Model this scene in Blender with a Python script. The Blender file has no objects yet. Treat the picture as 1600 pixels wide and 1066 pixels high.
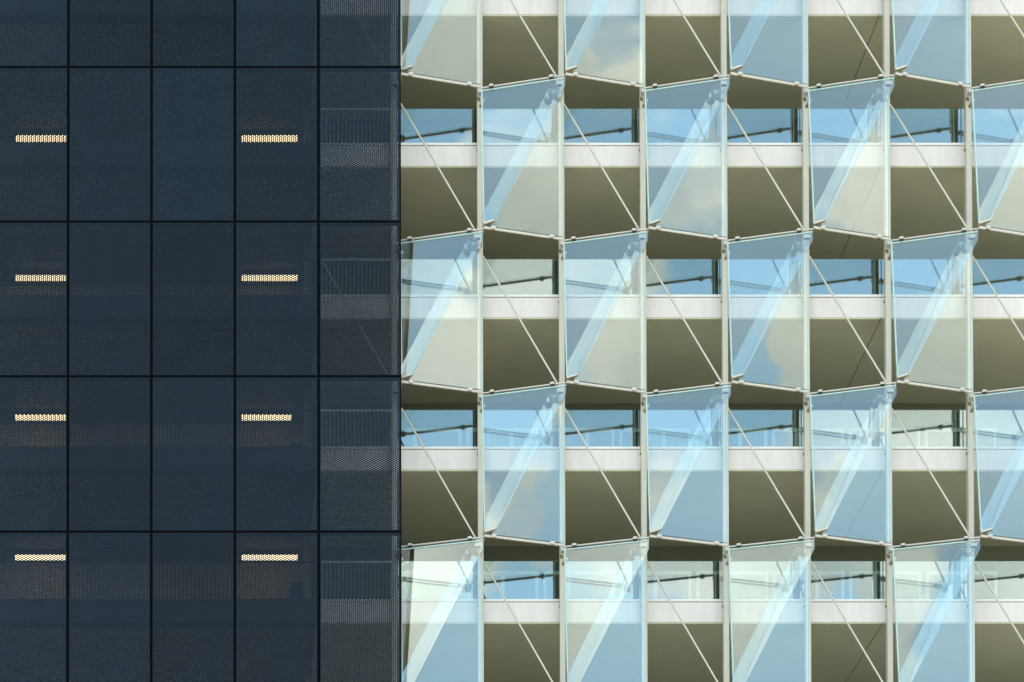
import bpy, bmesh, math, random
from mathutils import Vector
random.seed(7)
R = math.radians
S = bpy.context.scene
COL = S.collection

# ------------------------------------------------------------------ camera
ZC = 1.7                                            # eye height above the ground
cam = bpy.data.cameras.new("camera")
cam.sensor_width = 36.0
cam.lens = 4044.0 / 1600.0 * 36.0
cam.shift_x = 0.275
cam.shift_y = 1.2372
cam.clip_start = 0.1
cam.clip_end = 5000
camo = bpy.data.objects.new("camera", cam)
camo.location = (0, 0, ZC)
camo.rotation_euler = (R(90 + 1.24), 0, 0)
COL.objects.link(camo)
S.camera = camo

# ------------------------------------------------------------------ world: sky with clouds
SUN_EL, SUN_ROT = 58.0, 12.0                        # the sun stands behind the building
w = bpy.data.worlds.new("World")
S.world = w
w.use_nodes = True
nt = w.node_tree
nt.nodes.clear()
N = nt.nodes.new
Lk = nt.links.new


def vmath(op, a, b=None):
    n = N('ShaderNodeVectorMath'); n.operation = op
    for i, v in enumerate((a, b)):
        if v is None: continue
        if isinstance(v, (tuple, list)): n.inputs[i].default_value = v
        else: Lk(v, n.inputs[i])
    return n.outputs['Value'] if op in ('DOT_PRODUCT', 'DISTANCE', 'LENGTH') else n.outputs['Vector']


def fmath(op, a, b=None, c=None, clamp=False):
    n = N('ShaderNodeMath'); n.operation = op; n.use_clamp = clamp
    for i, v in enumerate((a, b, c)):
        if v is None: continue
        if isinstance(v, (int, float)): n.inputs[i].default_value = v
        else: Lk(v, n.inputs[i])
    return n.outputs[0]


def smooth(v, lo, hi, out0=0.0, out1=1.0):
    n = N('ShaderNodeMapRange'); n.interpolation_type = 'SMOOTHSTEP'
    Lk(v, n.inputs[0])
    n.inputs[1].default_value = lo; n.inputs[2].default_value = hi
    n.inputs[3].default_value = out0; n.inputs[4].default_value = out1
    return n.outputs[0]


sky = N('ShaderNodeTexSky')
sky.sky_type = 'NISHITA'
sky.sun_disc = False
sky.sun_elevation = R(SUN_EL)
sky.sun_rotation = R(SUN_ROT)
sky.air_density = 1.0
sky.dust_density = 0.4
sky.ozone_density = 0.7
tc = N('ShaderNodeTexCoord')
d = vmath('NORMALIZE', tc.outputs['Generated'])
sep = N('ShaderNodeSeparateXYZ'); Lk(d, sep.inputs[0])
hz = fmath('ADD', fmath('MAXIMUM', sep.outputs[2], 0.0), 0.45)
inv = fmath('DIVIDE', 1.0, hz)
scl = N('ShaderNodeVectorMath'); scl.operation = 'SCALE'
Lk(d, scl.inputs[0]); Lk(inv, scl.inputs['Scale'])
no = N('ShaderNodeTexNoise'); no.noise_dimensions = '3D'
no.inputs['Scale'].default_value = 9.0
no.inputs['Detail'].default_value = 9
no.inputs['Roughness'].default_value = 0.55
no.inputs['Distortion'].default_value = 0.25
Lk(scl.outputs[0], no.inputs['Vector'])
cov = fmath('MULTIPLY_ADD', no.outputs['Fac'], 1.0, -0.5)
# cloud banks (positive) and clear patches (negative): azimuth, elevation, radius in degrees, amount
BANKS = [
    # seen in the upper sheets
    (-20, 47.5, 9, -0.45), (-26, 42, 3, -0.2), (-27.5, 37.3, 3.4, 0.45), (-22.5, 37.3, 3.2, 0.38), (-18, 37.2, 3, 0.30), (-16, 39.4, 2.5, 0.18),
    (-16.5, 46.5, 1.2, 0.35),
    # seen in the lower sheets
    (34.7, 32.4, 2.4, 0.45), (36.5, 29.8, 2.2, 0.45), (38.3, 31.0, 1.2, 0.25), (38.3, 27.0, 2.0, 0.38), (34.7, 27.2, 1.8, 0.22),
    (41.9, 26.8, 2.0, 0.22), (45.3, 26.4, 2.2, 0.36), (43.8, 29.2, 1.3, 0.22), (47.0, 28.8, 1.6, 0.28), (36.5, 24.5, 1.5, 0.15),
    (42.0, 32.5, 2.2, -0.3), (45.3, 31.8, 2.0, -0.3), (41, 23, 3, -0.22), (39, 20, 5, -0.38), (46, 22, 4, -0.38),
    # seen in the balustrades
    (5.0, 28.6, 2.5, 0.30), (8.5, 28.5, 1.8, 0.25), (12, 28.5, 2.5, -0.32), (16, 28.3, 2.5, -0.32), (6.5, 25.8, 2.2, -0.5),
    (10, 25.8, 2.0, -0.4), (14, 25.4, 2, 0.35), (17, 25, 2.5, 0.35), (4.7, 23, 1.6, 0.15), (11.9, 22.6, 2, 0.3), (15.4, 22.3, 2.5, 0.4),
    (6.5, 20.1, 1.6, -0.25), (10, 20, 1.5, 0.25), (13.6, 19.7, 2, 0.4), (17, 19.5, 2.5, 0.4),
]
def banks(v):
    for az, el, rad, amt in BANKS:
        c = (math.sin(R(az)) * math.cos(R(el)), -math.cos(R(az)) * math.cos(R(el)), math.sin(R(el)))
        dist = vmath('DISTANCE', d, c)
        g = smooth(dist, R(rad) * 0.15, R(rad), amt, 0.0)
        v = fmath('ADD', v, g)
    return v
cov = banks(cov)
mask = fmath('MAXIMUM', smooth(cov, -0.03, 0.16), 0.11)
no2 = N('ShaderNodeTexNoise')
no2.inputs['Scale'].default_value = 9.0
no2.inputs['Detail'].default_value = 6
Lk(scl.outputs[0], no2.inputs['Vector'])
shade = smooth(no2.outputs['Fac'], 0.35, 0.68)
cc = N('ShaderNodeMix'); cc.data_type = 'RGBA'
Lk(shade, cc.inputs[0])
cc.inputs[6].default_value = (2.2, 2.3, 2.25, 1)
cc.inputs[7].default_value = (3.7, 3.62, 3.42, 1)
mix = N('ShaderNodeMix'); mix.data_type = 'RGBA'
Lk(mask, mix.inputs[0]); Lk(vmath('MULTIPLY', sky.outputs[0], (0.96, 1.06, 0.93)), mix.inputs[6]); Lk(cc.outputs[2], mix.inputs[7])
bg = N('ShaderNodeBackground'); bg.inputs['Strength'].default_value = 0.15
Lk(mix.outputs[2], bg.inputs['Color'])
out = N('ShaderNodeOutputWorld'); Lk(bg.outputs[0], out.inputs[0])

# ------------------------------------------------------------------ sun and exposure
sl = bpy.data.lights.new("sun", 'SUN')
sl.energy = 3.1
sl.angle = R(0.53)
sl.color = (1.0, 0.95, 0.86)
so = bpy.data.objects.new("sun", sl)
sd = Vector((math.sin(R(SUN_ROT)) * math.cos(R(SUN_EL)), math.cos(R(SUN_ROT)) * math.cos(R(SUN_EL)), math.sin(R(SUN_EL))))
so.rotation_euler = sd.to_track_quat('Z', 'Y').to_euler()
so.location = (20, 140, 160)
COL.objects.link(so)

S.view_settings.view_transform = 'Standard'
S.view_settings.look = 'None'
S.view_settings.exposure = 2.06
S.view_settings.gamma = 1.0
S.render.engine = 'CYCLES'
S.cycles.max_bounces = 14
S.cycles.transparent_max_bounces = 48
S.cycles.diffuse_bounces = 5
S.cycles.glossy_bounces = 6
S.cycles.caustics_reflective = False
S.cycles.caustics_refractive = False
S.cycles.sample_clamp_indirect = 8.0


# ------------------------------------------------------------------ materials
def new_mat(name):
    m = bpy.data.materials.new(name); m.use_nodes = True
    t = m.node_tree
    return m, t, t.nodes['Principled BSDF']


def paint(name, c, rough=0.5, var=0.06, scale=1.2, spec=0.3, metal=0.0, stretch=None, bump=0.0):
    """a painted or coated surface with slight, broad unevenness and fine dirt"""
    m, t, p = new_mat(name)
    tcn = t.nodes.new('ShaderNodeTexCoord')
    mp = t.nodes.new('ShaderNodeMapping')
    if stretch: mp.inputs['Scale'].default_value = stretch
    t.links.new(tcn.outputs['Object'], mp.inputs[0])
    n1 = t.nodes.new('ShaderNodeTexNoise'); n1.inputs['Scale'].default_value = scale; n1.inputs['Detail'].default_value = 7
    n1.inputs['Roughness'].default_value = 0.62
    t.links.new(mp.outputs[0], n1.inputs['Vector'])
    mr = t.nodes.new('ShaderNodeMapRange')
    mr.inputs[1].default_value = 0.3; mr.inputs[2].default_value = 0.7
    mr.inputs[3].default_value = 1.0 - var; mr.inputs[4].default_value = 1.0 + var
    t.links.new(n1.outputs['Fac'], mr.inputs[0])
    mx = t.nodes.new('ShaderNodeVectorMath'); mx.operation = 'SCALE'
    mx.inputs[0].default_value = c
    t.links.new(mr.outputs[0], mx.inputs['Scale'])
    t.links.new(mx.outputs[0], p.inputs['Base Color'])
    p.inputs['Roughness'].default_value = rough
    p.inputs['Specular IOR Level'].default_value = spec
    p.inputs['Metallic'].default_value = metal
    if bump:
        b = t.nodes.new('ShaderNodeBump'); b.inputs['Strength'].default_value = bump; b.inputs['Distance'].default_value = 0.01
        t.links.new(n1.outputs['Fac'], b.inputs['Height']); t.links.new(b.outputs[0], p.inputs['Normal'])
    return m


def glass(name, refl, tint, rcol=(1, 1, 1), wave=0.0):
    """thin coated sheet: each face mirrors a share of the sky and lets the rest through, tinted"""
    m = bpy.data.materials.new(name); m.use_nodes = True
    t = m.node_tree; t.nodes.clear()
    o = t.nodes.new('ShaderNodeOutputMaterial')
    mx = t.nodes.new('ShaderNodeMixShader')
    tr = t.nodes.new('ShaderNodeBsdfTransparent'); tr.inputs[0].default_value = (*tint, 1)
    gl = t.nodes.new('ShaderNodeBsdfGlossy'); gl.inputs['Roughness'].default_value = 0.0
    gl.inputs[0].default_value = (*rcol, 1)
    # Schlick's law on the coated face, the same from either side of the sheet
    ge = t.nodes.new('ShaderNodeNewGeometry')
    dt = t.nodes.new('ShaderNodeVectorMath'); dt.operation = 'DOT_PRODUCT'
    t.links.new(ge.outputs['Normal'], dt.inputs[0]); t.links.new(ge.outputs['Incoming'], dt.inputs[1])
    def mth(op, a, b):
        n = t.nodes.new('ShaderNodeMath'); n.operation = op; n.use_clamp = op == 'MULTIPLY'
        for i, v in enumerate((a, b)):
            if v is None: continue
            if isinstance(v, float): n.inputs[i].default_value = v
            else: t.links.new(v, n.inputs[i])
        return n.outputs[0]
    c5 = mth('POWER', mth('SUBTRACT', 1.0, mth('ABSOLUTE', dt.outputs['Value'], None)), 5.0)
    ad = t.nodes.new('ShaderNodeMath'); ad.operation = 'MULTIPLY_ADD'; ad.use_clamp = True
    t.links.new(c5, ad.inputs[0]); ad.inputs[1].default_value = 1.0 - refl; ad.inputs[2].default_value = refl
    if wave:
        tcn = t.nodes.new('ShaderNodeTexCoord')
        nz = t.nodes.new('ShaderNodeTexNoise'); nz.inputs['Scale'].default_value = 0.9; nz.inputs['Detail'].default_value = 1
        t.links.new(tcn.outputs['Object'], nz.inputs['Vector'])
        b = t.nodes.new('ShaderNodeBump'); b.inputs['Strength'].default_value = 1.0; b.inputs['Distance'].default_value = wave
        t.links.new(nz.outputs['Fac'], b.inputs['Height']); t.links.new(b.outputs[0], gl.inputs['Normal'])
    t.links.new(ad.outputs[0], mx.inputs[0]); t.links.new(tr.outputs[0], mx.inputs[1]); t.links.new(gl.outputs[0], mx.inputs[2])
    t.links.new(mx.outputs[0], o.inputs[0])
    return m


M = {}
M['white'] = paint('white_cladding', (0.545, 0.495, 0.465), 0.45, 0.07, 1.4, stretch=(4, 1, 0.7))
M['coping'] = paint('coping_metal', (0.58, 0.56, 0.53), 0.35, 0.03, 3)
M['soffit'] = paint('soffit_render', (0.42, 0.405, 0.275), 0.7, 0.07, 0.7, bump=0.05)
M['seam'] = paint('soffit_seam', (0.07, 0.065, 0.05), 0.8)
M['wall'] = paint('dark_wall', (0.075, 0.085, 0.06), 0.7, 0.1, 0.8)
M['frame'] = paint('door_frame', (0.42, 0.43, 0.43), 0.4, 0.03)
M['post'] = paint('post_steel', (0.46, 0.425, 0.36), 0.42, 0.05, 2.0, stretch=(1, 1, 0.25))
M['rail'] = paint('rail_metal', (0.46, 0.425, 0.385), 0.35, 0.03, 4)
M['rod'] = paint('rod_steel', (0.45, 0.41, 0.35), 0.38, 0.04, 4)
M['rust'] = paint('rusted_bolt', (0.16, 0.12, 0.06), 0.8, 0.35, 14)
M['gasket'] = paint('black_gasket', (0.03, 0.03, 0.028), 0.7, 0.2, 9)
M['edge'] = paint('glass_edge', (0.34, 0.46, 0.44), 0.12, 0.04, 5, spec=0.6)
M['mesh'] = paint('mesh_coating', (0.0066, 0.0142, 0.0255), 0.5, 0.12, 1.5, spec=0.12)
M['frameblack'] = paint('frame_black', (0.0035, 0.004, 0.004), 0.9, 0.2, 3, spec=0.0)
M['darkslab'] = paint('dark_slab', (0.032, 0.035, 0.04), 0.7, 0.1, 1.0)
M['darkceil'] = paint('dark_ceiling', (0.16, 0.15, 0.14), 0.7, 0.1, 0.9)
M['darkwall'] = paint('gallery_wall', (0.30, 0.28, 0.25), 0.7, 0.12, 0.9)
M['bar'] = paint('railing_bar', (0.55, 0.57, 0.58), 0.4, 0.05)
M['bluebox'] = paint('blue_sign_enamel', (0.03, 0.10, 0.32), 0.4, 0.05)
M['ground'] = paint('plaza_paving', (0.42, 0.39, 0.33), 0.85, 0.15, 0.15)
M['roof'] = paint('roof_felt', (0.15, 0.15, 0.15), 0.9)
M['glass'] = glass('panel_glass', 0.14, (0.985, 1.0, 0.99), (0.90, 1.0, 0.95), wave=0.004)
M['baluglass'] = glass('balustrade_glass', 0.22, (0.76, 0.88, 0.85), (0.93, 0.99, 0.98), wave=0.0008)
M['doorglass'] = glass('door_glass', 0.30, (0.35, 0.42, 0.45))
em, t, p = new_mat('lamp_diffuser')
p.inputs['Base Color'].default_value = (0.9, 0.85, 0.75, 1)
p.inputs['Emission Color'].default_value = (1.0, 0.76, 0.47, 1)
p.inputs['Emission Strength'].default_value = 1.05
M['lamp'] = em


# each mesh panel comes from its own coating batch: a slight shift in tone from panel to panel
_t = M['mesh'].node_tree; _p = _t.nodes['Principled BSDF']
_src = _p.inputs['Base Color'].links[0].from_socket
_oi = _t.nodes.new('ShaderNodeObjectInfo')
_mr = _t.nodes.new('ShaderNodeMapRange'); _mr.inputs[3].default_value = 0.78; _mr.inputs[4].default_value = 1.22
_t.links.new(_oi.outputs['Random'], _mr.inputs[0])
_vm = _t.nodes.new('ShaderNodeVectorMath'); _vm.operation = 'SCALE'
_t.links.new(_src, _vm.inputs[0]); _t.links.new(_mr.outputs[0], _vm.inputs['Scale'])
_t.links.new(_vm.outputs[0], _p.inputs['Base Color'])


# ------------------------------------------------------------------ mesh helpers
class MB:
    """collects boxes, prisms and tubes; build() links them as ONE mesh object"""
    def __init__(self): self.v = []; self.f = []; self.m = []; self.s = []

    def add(self, vs, fs, mi=0, sm=False):
        o = len(self.v); self.v += [tuple(q) for q in vs]
        for f in fs: self.f.append(tuple(i + o for i in f)); self.m.append(mi); self.s.append(sm)

    def box(self, a, b, mi=0):
        x0, y0, z0 = a; x1, y1, z1 = b
        vs = [(x0, y0, z0), (x1, y0, z0), (x1, y1, z0), (x0, y1, z0), (x0, y0, z1), (x1, y0, z1), (x1, y1, z1), (x0, y1, z1)]
        self.add(vs, [(0, 3, 2, 1), (4, 5, 6, 7), (0, 1, 5, 4), (1, 2, 6, 5), (2, 3, 7, 6), (3, 0, 4, 7)], mi)
        return self

    def bar(self, p, q, w, h, mi=0, up=(0, 0, 1)):
        """box of width w and height h along p-q"""
        p, q = Vector(p), Vector(q); ax = (q - p).normalized()
        s = ax.cross(Vector(up)).normalized(); u = s.cross(ax)
        vs = []
        for c in (p, q):
            for i, j in ((-1, -1), (1, -1), (1, 1), (-1, 1)): vs.append(c + s * (i * w / 2) + u * (j * h / 2))
        self.add(vs, [(0, 1, 2, 3), (4, 7, 6, 5), (0, 4, 5, 1), (1, 5, 6, 2), (2, 6, 7, 3), (3, 7, 4, 0)], mi)
        return self

    def tube(self, p, q, r, n=10, mi=0, r2=None):
        p, q = Vector(p), Vector(q); ax = (q - p).normalized()
        s = ax.cross(Vector((0.3, 0.9, 0.1))).normalized(); u = s.cross(ax)
        vs = []
        for c, rr in ((p, r), (q, r if r2 is None else r2)):
            for i in range(n):
                a = 2 * math.pi * i / n; vs.append(c + s * (math.cos(a) * rr) + u * (math.sin(a) * rr))
        self.add(vs, [(i, (i + 1) % n, n + (i + 1) % n, n + i) for i in range(n)], mi, True)
        self.add(vs, [tuple(range(n - 1, -1, -1)), tuple(range(n, 2 * n))], mi)
        return self

    def sheet(self, pts, thick, n, m_face=0, m_rim=1):
        """plate: polygon pts (front face), thickness along -n (backwards)"""
        n = Vector(n).normalized(); k = len(pts)
        A = [Vector(q) for q in pts]; B = [q - n * thick for q in A]
        self.add(A, [tuple(range(k))], m_face)
        self.add(B, [tuple(range(k - 1, -1, -1))], m_face)
        self.add(A + B, [(i, k + i, k + (i + 1) % k, (i + 1) % k) for i in range(k)], m_rim)
        return self

    def build(self, name, mats, parent=None, bevel=0.0, origin=None):
        me = bpy.data.meshes.new(name)
        org = Vector(origin) if origin else Vector((0, 0, 0))
        me.from_pydata([tuple(Vector(q) - org) for q in self.v], [], self.f)
        if not isinstance(mats, (list, tuple)): mats = [mats]
        for m in mats: me.materials.append(m)
        for p_, mi, sm in zip(me.polygons, self.m, self.s): p_.material_index = mi; p_.use_smooth = sm
        me.update()
        o = bpy.data.objects.new(name, me); COL.objects.link(o)
        if parent: o.parent = parent
        if origin: o.location = org
        if bevel:
            b = o.modifiers.new('bevel', 'BEVEL'); b.width = bevel; b.segments = 2; b.limit_method = 'ANGLE'
        return o


def tag(o, label=None, cat=None, group=None, kind=None):
    if label: o['label'] = label
    if cat: o['category'] = cat
    if group: o['group'] = group
    if kind: o['kind'] = kind
    return o


def thing(name, loc, label, cat, group=None):
    o = bpy.data.objects.new(name, None); o.empty_display_size = 0.3
    COL.objects.link(o); o.location = loc
    return tag(o, label, cat, group)


def copy_tree(o, parent=None):
    c = o.copy(); COL.objects.link(c)
    if parent: c.parent = parent
    for ch in list(o.children): copy_tree(ch, c)
    return c


# ------------------------------------------------------------------ measurements (metres)
H = 3.613                                           # storey height
MOD = 1.914                                         # module between posts
def LV(m): return 33.295 + ZC + H * m               # node level m (top edge of glass panels and balustrades)
def PX(i): return 3.945 + MOD * i                   # post axis i (post 0 stands at the edge of the mesh)
YP = 60.0                                           # post front
YIN, YOUT = 59.82, 59.32                            # glass nodes: held in, held out
YS = 60.2                                           # slab edge
YB = 64.3                                           # back wall of the gallery
FLOORS = list(range(-9, 5))
XL, XR = PX(-1), PX(16)
TOP = LV(4) + 1.0

# ------------------------------------------------------------------ ground
g = MB().box((-600, -600, -0.5), (600, 600, 0.0)).build('ground', M['ground'])
tag(g, kind='structure')

# ------------------------------------------------------------------ white building
bld = thing('white_building', (12, 62, 0), 'pale office building with white slab edges, open galleries and olive soffits', 'building')
def part(mb, name, mat, parent=bld, bevel=0.0):
    o = mb.build(name, mat, None, bevel)
    o.parent = parent
    o.matrix_parent_inverse = parent.matrix_world.inverted()
    return o
bpy.context.view_layer.update()

part(MB().box((XL, YB, 0), (XR, YB + 0.4, TOP)), 'back_wall', M['wall'])
part(MB().box((XL, YS, TOP), (XR, 78, TOP + 0.5)), 'roof', M['roof'])
for m in FLOORS:
    zt = LV(m) - 1.092; zb = zt - 0.545
    sl_ = MB()
    sl_.box((XL, YS, zb), (XR, YB - 0.003, zt - 0.075))
    part(sl_, 'floor_slab', M['white'], bevel=0.006)
    cp = MB()
    cp.box((XL, YS - 0.012, zt - 0.055), (XR, YS + 0.5, zt))
    cp.box((XL, YS + 0.03, zt - 0.075), (XR, YS + 0.5, zt - 0.055))
    part(cp, 'coping', M['coping'], bevel=0.004)
    so_ = MB()
    edges = [XL + 0.01, 15.29, 15.31, XR - 0.01]
    so_.box((edges[0], YS + 0.012, zb - 0.030), (edges[1], YB - 0.006, zb - 0.004))
    so_.box((edges[2], YS + 0.012, zb - 0.030), (edges[3], YB - 0.006, zb - 0.004))
    part(so_, 'soffit', M['soffit'])
    part(MB().box((edges[1], YS + 0.012, zb - 0.022), (edges[2], YB - 0.006, zb - 0.004)), 'soffit_joint', M['seam'])

def bldpart(mb, name, mat, parent, bevel=0):
    o = mb.build(name, mat, None, bevel)
    o.parent = parent
    o.matrix_parent_inverse = (parent.matrix_world).inverted()
    return o
for m in (-2, -1, 0, 1, 2):
    zt = LV(m) - 1.092
    rr = random.Random(m * 17 + 3)
    for i in range(0, 8):
        x0, x1 = PX(i), PX(i + 1)
        # glass balustrade pane
        bp = MB().sheet([(x0 + 0.012, 60.65, zt - 0.05), (x1 - 0.012, 60.65, zt - 0.05), (x1 - 0.012, 60.65, LV(m)), (x0 + 0.012, 60.65, LV(m))], 0.02, (0, -1, 0))
        part(bp, 'balustrade_pane', [M['baluglass'], M['edge']])
        # glazed door in the back wall
        fr = MB(); zd = zt; zh = LV(m) + (1.28 if m < 0 else 0.7)
        a, b = x0 + 0.06, x1 - 0.06; mul = a + (b - a) * rr.choice((0.35, 0.5, 0.62))
        for (u0, u1) in ((a, a + 0.08), (mul - 0.05, mul + 0.05), (b - 0.08, b)):
            fr.box((u0, YB - 0.09, zd), (u1, YB - 0.004, zh - 0.09))
        fr.box((a, YB - 0.10, zh - 0.09), (b, YB - 0.004, zh))
        f = part(fr, 'glazed_door', M['frame'])
        pn = MB()
        pn.box((a + 0.08, YB - 0.05, zd), (mul - 0.05, YB - 0.03, zh - 0.09))
        pn.box((mul + 0.05, YB - 0.05, zd), (b - 0.08, YB - 0.03, zh - 0.09))
        o = pn.build('pane', M['doorglass']); o.parent = f
    # barred railing in the bay behind the mesh
    rl = MB(); x0, x1 = PX(-1), PX(0)
    rl.box((x0, 60.62, LV(m) - 0.04), (x1 - 0.1, 60.66, LV(m)))
    rl.box((x0, 60.62, zt + 0.06), (x1 - 0.1, 60.66, zt + 0.09))
    k = 0
    while x0 + 0.05 + k * 0.095 < x1 - 0.15:
        xx = x0 + 0.05 + k * 0.095; rl.box((xx, 60.63, zt), (xx + 0.018, 60.65, LV(m) - 0.04)); k += 1
    part(rl, 'railing', M['bar'])

# ------------------------------------------------------------------ steel posts with their brackets
ORD = ['at the edge of the dark mesh', 'second from the dark mesh', 'third from the dark mesh', 'fourth from the dark mesh',
       'fourth from the right', 'third from the right', 'second from the right', 'nearest the right edge']
def out_node(i, m): return (i + m) % 2 == 1 if True else False
# panels: column i (between posts i and i+1), top level m ; they exist where (i + m) % 2 == 0
def has_panel(i, m): return (i + m) % 2 == 0 and i >= 0
for i in range(0, 8):
    x = PX(i)
    po = thing('steel_post', (x, YP + 0.13, 0), 'slender off-white steel post, ' + ORD[i] + ', full height of the facade', 'post', 'steel posts carrying the glass panels')
    bpy.context.view_layer.update()
    pb = MB()
    xs = x - 0.10 if i == 0 else x
    pb.box((xs - 0.066, YP, 0), (xs + 0.066, YP + 0.10, TOP))
    pb.box((xs - 0.045, YP + 0.10, 0), (xs + 0.045, YP + 0.27, TOP))
    part(pb, 'shaft', M['post'], po, 0.02)
    for m in range(-3, 3):
        z = LV(m)
        if has_panel(i - 1, m) or (i == 0 and m % 2 == 1):     # node held out in front of the post
            br = MB()
            br.box((x - 0.20, YOUT + 0.06, z - 0.19), (x - 0.05, YOUT + 0.17, z - 0.10))
            br.bar((x - 0.10, YOUT + 0.16, z - 0.13), (x - 0.03, YP + 0.03, z - 0.13), 0.035, 0.03)
            part(br, 'arm', M['rail'], po, 0.012)
            part(MB().bar((x + 0.02, YP + 0.05, z - 0.06), (x + 0.02, YOUT + 0.05, z + 0.05), 0.028, 0.05), 'strut', M['rail'], po)
            part(MB().box((x - 0.17, YOUT + 0.065, z - 0.203), (x - 0.06, YOUT + 0.15, z - 0.1905)), 'arm_pad', M['gasket'], po)
        else:                                                   # node held close to the post
            br = MB()
            br.box((x - 0.05, YIN + 0.01, z - 0.10), (x + 0.06, YP + 0.02, z - 0.03))
            part(br, 'arm', M['rail'], po, 0.008)
            part(MB().box((x + 0.01, YIN + 0.03, z - 0.30), (x + 0.10, YP + 0.02, z - 0.25)), 'strut', M['rail'], po, 0.008)
            for bx, bz, brd in ((-0.028, -0.185, 0.034), (-0.05, -0.15, 0.02), (0.02, -0.345, 0.036)):
                part(MB().tube((x + bx, YP - 0.03, z + bz), (x + bx, YP + 0.03, z + bz), brd), 'bolt', M['rust'], po)
        # fixing of the post at the slab edge
        zs = LV(m) - 1.092 - 0.3
        part(MB().box((x - 0.066, YP + 0.12, zs + 0.10), (x - 0.046, YS + 0.02, zs + 0.14)), 'slab_fixing', M['rust'], po)

# ------------------------------------------------------------------ folded glass panels
ROWS = {2: 'the cut-off top row', 1: 'the second row', 0: 'the middle row', -1: 'the fourth row', -2: 'the bottom row'}
def make_panel(i, m, label):
    x0 = PX(i) + 0.012; x1 = PX(i + 1) - 0.012; zt = LV(m) - 0.02; zb = LV(m - 1) + 0.035
    W = x1 - x0; Hh = zt - zb
    root = thing('glass_panel', (x0, YIN, zb), label, 'glass panel', 'folded glass panels staggered over the facade')
    bpy.context.view_layer.update()
    P = YIN - YOUT + random.Random(i * 31 + m * 7 + 100).uniform(-0.016, 0.016)    # setting tolerance of each panel
    def Lp(u, v): return (x0 + W * u, YIN - P * (u + 1 - v), zb + Hh * v)        # upper sheet: in at top left, out at the other nodes
    def Rp(u, v): return (x0 + W * u, YIN + 0.0 - P * (1 - u), zb + Hh * v)      # lower sheet: out at the bottom left, in along the right
    nL = Vector((-P / W, -1, P / Hh)).normalized()
    nR = Vector((P / W, -1, 0)).normalized()
    # the upper sheet carries on past the fold, in front of the lower one
    up = MB().sheet([Lp(0, 0.022), Lp(0.14, 0.036), Lp(1.0, 0.928), Lp(1.0, 0.985), Lp(0.0, 0.985)], 0.022, nL)
    part(up, 'upper_sheet', [M['glass'], M['edge']], root)
    lo = MB().sheet([Rp(0.0, 0.012), Rp(1.0, 0.012), Rp(1.0, 0.985), Rp(0.83, 0.985), Rp(0.0, 0.10)], 0.022, nR)
    part(lo, 'lower_sheet', [M['glass'], M['edge']], root)
    # top rail with its clips
    a, b = Vector(Lp(0, 1.0)), Vector(Lp(1.0, 1.0))
    part(MB().bar(a, b, 0.045, 0.026).bar(a - Vector((0, 0, 0.068)), b - Vector((0, 0, 0.068)), 0.04, 0.028, 1), 'top_rail', [M['rail'], M['edge']], root, 0.004)
    for q in (0.12, 0.84):
        c = a.lerp(b, q); dv = (b - a).normalized()
        cl = MB().bar(c - dv * 0.05 + Vector((0, -0.03, 0.012)), c + dv * 0.05 + Vector((0, -0.03, 0.012)), 0.07, 0.05)
        o = part(cl, 'clip', M['rail'], root, 0.008)
        part(MB().bar(c - dv * 0.05 + Vector((0, -0.035, -0.034)), c + dv * 0.05 + Vector((0, -0.035, -0.034)), 0.05, 0.03), 'clip_pad', M['gasket'], root)
    # bottom rail, a round bar with a lip
    a, b = Vector(Rp(0, 0.0)), Vector(Rp(1.0, 0.0))
    bm_ = MB().tube(a + Vector((0, 0.01, -0.012)), b + Vector((0, 0.01, -0.012)), 0.031, 12)
    part(bm_, 'bottom_rail', M['rail'], root)
    for q in (0.12, 0.86):
        c = a.lerp(b, q); dv = (b - a).normalized()
        part(MB().bar(c - dv * 0.06 + Vector((0, -0.005, 0.004)), c + dv * 0.06 + Vector((0, -0.005, 0.004)), 0.075, 0.066), 'clip', M['rail'], root, 0.01)
        part(MB().bar(c - dv * 0.045 + Vector((0, 0.0, -0.05)), c + dv * 0.045 + Vector((0, 0.0, -0.05)), 0.05, 0.016), 'clip_pad', M['rust'], root)
    # edge profile along the left
    a, b = Vector(Lp(0, 0.03)), Vector(Lp(0, 0.985))
    part(MB().bar(a + Vector((0.012, 0.01, 0)), b + Vector((0.012, 0.01, 0)), 0.032, 0.06, 0, (0, 1, 0)), 'side_profile', M['edge'], root, 0.004)
    a, b = Vector(Rp(1, 0.015)), Vector(Rp(1, 0.93))
    part(MB().bar(a + Vector((-0.012, 0.01, 0)), b + Vector((-0.012, 0.01, 0)), 0.026, 0.03, 0, (0, 1, 0)), 'side_profile', M['edge'], root, 0.004)
    # shoe that grips the lower corner of the upper sheet
    a = Vector(Lp(0.005, 0.022)); b = Vector(Lp(0.13, 0.036))
    part(MB().bar(a, b, 0.055, 0.045), 'shoe', M['rail'], root, 0.008)
    sp = MB().bar(a + Vector((0.02, 0.0, -0.03)), b + Vector((0.012, 0.0, -0.03)), 0.04, 0.012)
    sp.tube(a + Vector((0.0, 0.0, -0.035)), a + Vector((-0.0, 0.02, -0.085)), 0.03)
    part(sp, 'shoe_pad', M['rust'], root)
    # tie rod from the left post up to the outer node
    part(MB().tube((PX(i) + 0.06, YP + 0.02, LV(m) + 3.34), (PX(i + 1) - 0.06, YOUT + 0.16, LV(m) - 0.16), 0.022, 10), 'tie_rod', M['rod'], root)
    return root

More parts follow.
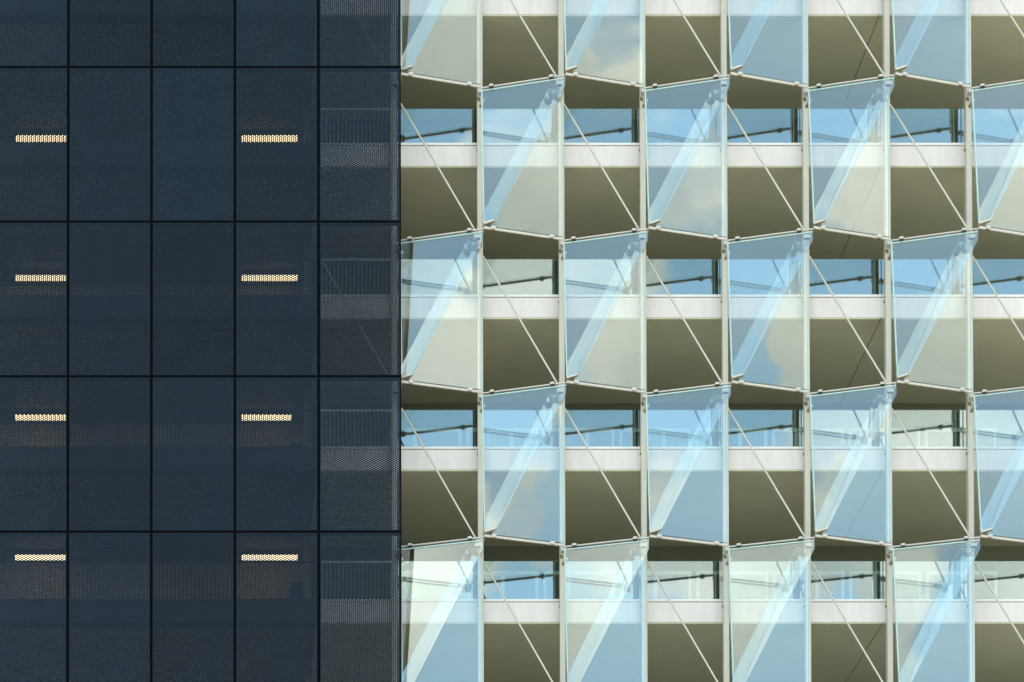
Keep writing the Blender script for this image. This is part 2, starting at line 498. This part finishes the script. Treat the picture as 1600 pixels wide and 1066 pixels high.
for m in (2, 1, 0, -1, -2):
    cols = [i for i in range(0, 8) if has_panel(i, m)]
    cols = cols[:4]
    for n, i in enumerate(cols):
        if m % 2 == 0:
            pos = ['nearest the dark mesh', 'second from the dark mesh', 'third from the dark mesh', 'rightmost one'][n]
        else:
            pos = ['leftmost one', 'second from the left', 'third from the left', 'cut off by the right edge'][n]
        make_panel(i, m, 'folded clear glass panel in %s, %s' % (ROWS[m], pos))

# the next row down lies below the frame; only its tie rods reach into the bottom bays
for n, i in enumerate((1, 3, 5, 7)):
    make_panel(i, -3, 'folded glass panel below the frame, only its tie rod showing, ' + ['leftmost', 'second from left', 'third from left', 'at the right edge'][n])

# ------------------------------------------------------------------ dark wing behind the mesh
dk = thing('dark_building_wing', (-3, 62, 0), 'dark building wing behind the metal mesh, with gallery floors and barred railings', 'building')
bpy.context.view_layer.update()
DX0, DX1 = -12.0, PX(-1) - 0.004
YD = 66.2
part(MB().box((DX0, YD, 0), (DX1 + 0.2, YD + 0.3, TOP)), 'back_wall', M['darkwall'], dk)
part(MB().box((DX1 - 0.15, YB + 0.1, 0), (DX1, YD - 0.003, TOP)), 'side_wall', M['darkwall'], dk)
part(MB().box((DX0, YS, TOP), (DX1, 78, TOP + 0.5)), 'roof', M['roof'], dk)
part(MB().box((DX0 - 0.3, YS, 0), (DX0 - 0.003, YD, TOP)), 'end_wall', M['darkwall'], dk)
for m in FLOORS:
    zt = LV(m) - 1.092
    fl = MB()
    fl.box((DX0, YS, zt - 0.545), (DX1, YS + 0.35, zt))
    fl.box((DX0, YS + 0.353, zt - 0.14), (DX1, YD - 0.003, zt - 0.002))
    part(fl, 'floor_slab', M['darkslab'], dk)
    part(MB().box((DX0, YS + 0.36, zt - 0.17), (DX1, YD - 0.006, zt - 0.143)), 'ceiling', M['darkceil'], dk)
for m in (-2, -1, 0, 1, 2):
    zt = LV(m) - 1.092
    rl = MB()
    rl.box((DX0, 60.62, LV(m) - 0.04), (DX1, 60.66, LV(m)))
    rl.box((DX0, 60.62, zt + 0.06), (DX1, 60.66, zt + 0.09))
    k = 0
    while DX0 + 0.05 + k * 0.095 < DX1:
        xx = DX0 + 0.05 + k * 0.095; rl.box((xx, 60.63, zt), (xx + 0.018, 60.65, LV(m) - 0.04)); k += 1
    part(rl, 'railing', M['darkslab'], dk)
    part(MB().box((1.55, YD - 0.2, LV(m) + 1.1), (1.85, YD - 0.01, LV(m) + 1.75)), 'notice_plate', M['bluebox'], dk)

# ------------------------------------------------------------------ strip lights on the dark gallery ceilings
FL = {1: 'top', 0: 'second', -1: 'third', -2: 'bottom'}
for m in (1, 0, -1, -2):
    z = LV(m) + 2.2
    for side, (xa, xb) in enumerate(((-5.51, -4.17), (0.28, 1.72 if m != -1 else 1.56))):
        lab = 'lit warm strip light behind the mesh, %s lit storey, %s' % (FL[m], 'near the left edge' if side == 0 else 'nearer the glass')
        r_ = thing('strip_light', ((xa + xb) / 2, 65.5, z), lab, 'light', 'lit strip lights behind the mesh')
        bpy.context.view_layer.update()
        part(MB().box((xa, 65.42, z + 0.02), (xb, 65.62, LV(m) + 2.33)), 'housing', M['darkslab'], r_)
        part(MB().box((xa + 0.01, 65.42, z - 0.06), (xb - 0.01, 65.59, z + 0.018)), 'diffuser', M['lamp'], r_, 0.012)

# ------------------------------------------------------------------ expanded metal panels
YM = 59.05
MX = [-5.668, -3.746, -1.822, 0.103, 2.035, 3.945]
GAP = 0.033
def strands(w_, h_):
    mb = MB(); hp = 0.046; q = 0.021; A = q * 0.42
    nx = int(w_ / hp); hp = w_ / nx; nz = int(h_ / q); q = h_ / nz
    hw = 0.0067; dp = 0.0096
    for j in range(nz):
        zc = (j + 0.5) * q
        base = len(mb.v)
        for k in range(nx + 1):
            x = k * hp; z = zc + (A if (k + j) % 2 == 0 else -A)
            mb.v += [(x, 0.0, z - hw), (x, -0.002, z + hw), (x, dp, z + hw - 0.0032), (x, dp, z - hw - 0.0032)]
        for k in range(nx):
            o = base + 4 * k
            for a in range(4):
                b_ = (a + 1) % 4
                mb.f.append((o + a, o + 4 + a, o + 4 + b_, o + b_)); mb.m.append(0); mb.s.append(False)
    # folded rim
    mb.box((0, 0.0, 0), (w_, 0.02, 0.006)); mb.box((0, 0.0, h_ - 0.006), (w_, 0.02, h_))
    mb.box((0, 0.001, 0.006), (0.006, 0.02, h_ - 0.006)); mb.box((w_ - 0.006, 0.001, 0.006), (w_, 0.02, h_ - 0.006))
    return mb
PW = 1.92 - 2 * GAP; PH = H - 2 * GAP
proto = strands(PW, PH).build('mesh_panel', M['mesh'])
COLN = ['at the left edge', 'second column', 'middle column', 'fourth column', 'beside the glass facade']
ROWN = {2: 'cut-off top row', 1: 'second row', 0: 'middle row', -1: 'fourth row', -2: 'bottom row'}
first = True
for m in (2, 1, 0, -1, -2):
    for c in range(5):
        o = proto if first else proto.copy()
        if not first: COL.objects.link(o)
        first = False
        o.location = (MX[c] + GAP, YM, LV(m - 1) + GAP)
        o.scale = ((MX[c + 1] - MX[c] - 2 * GAP) / PW, 1, 1)
        lit = ' before a lit lamp' if (c in (0, 3) and m in (1, 0, -1, -2)) else ''
        tag(o, 'dark expanded metal panel%s, %s, %s' % (lit, COLN[c], ROWN[m]), 'mesh panel', 'expanded metal panels of the dark facade')

fr = thing('panel_frame', (-1, YM + 0.1, 0), 'black steel frame whose lines show in the joints between the dark mesh panels', 'frame')
bpy.context.view_layer.update()
for x in MX:
    a_, b_ = (x - 0.045, x + 0.045) if x < 3.9 else (x - 0.06, x - 0.004)
    part(MB().box((a_, YM + 0.026, 0), (b_, YM + 0.13, TOP)), 'upright', M['frameblack'], fr)
for m in FLOORS:
    part(MB().box((-7.5, YM + 0.024, LV(m) - 0.055), (3.945, YM + 0.10, LV(m) + 0.055)), 'rail', M['frameblack'], fr)
# tie rods in the bay behind the mesh
for m, nm in ((2, 'upper'), (1, 'upper'), (0, 'middle'), (-1, 'lower'), (-2, 'bottom')):
    if (-1 + m) % 2 == 0:
        o = MB().tube((PX(-1) + 0.06, YP + 0.02, LV(m) + 3.34), (PX(0) - 0.06, YOUT + 0.16, LV(m) - 0.16), 0.022, 10).build('tie_rod', M['rod'])
        tag(o, 'thin pale diagonal rod seen through the mesh, %s one beside the glass facade' % ('upper' if m == 1 else 'lower'), 'rod', 'tie rods behind the mesh')
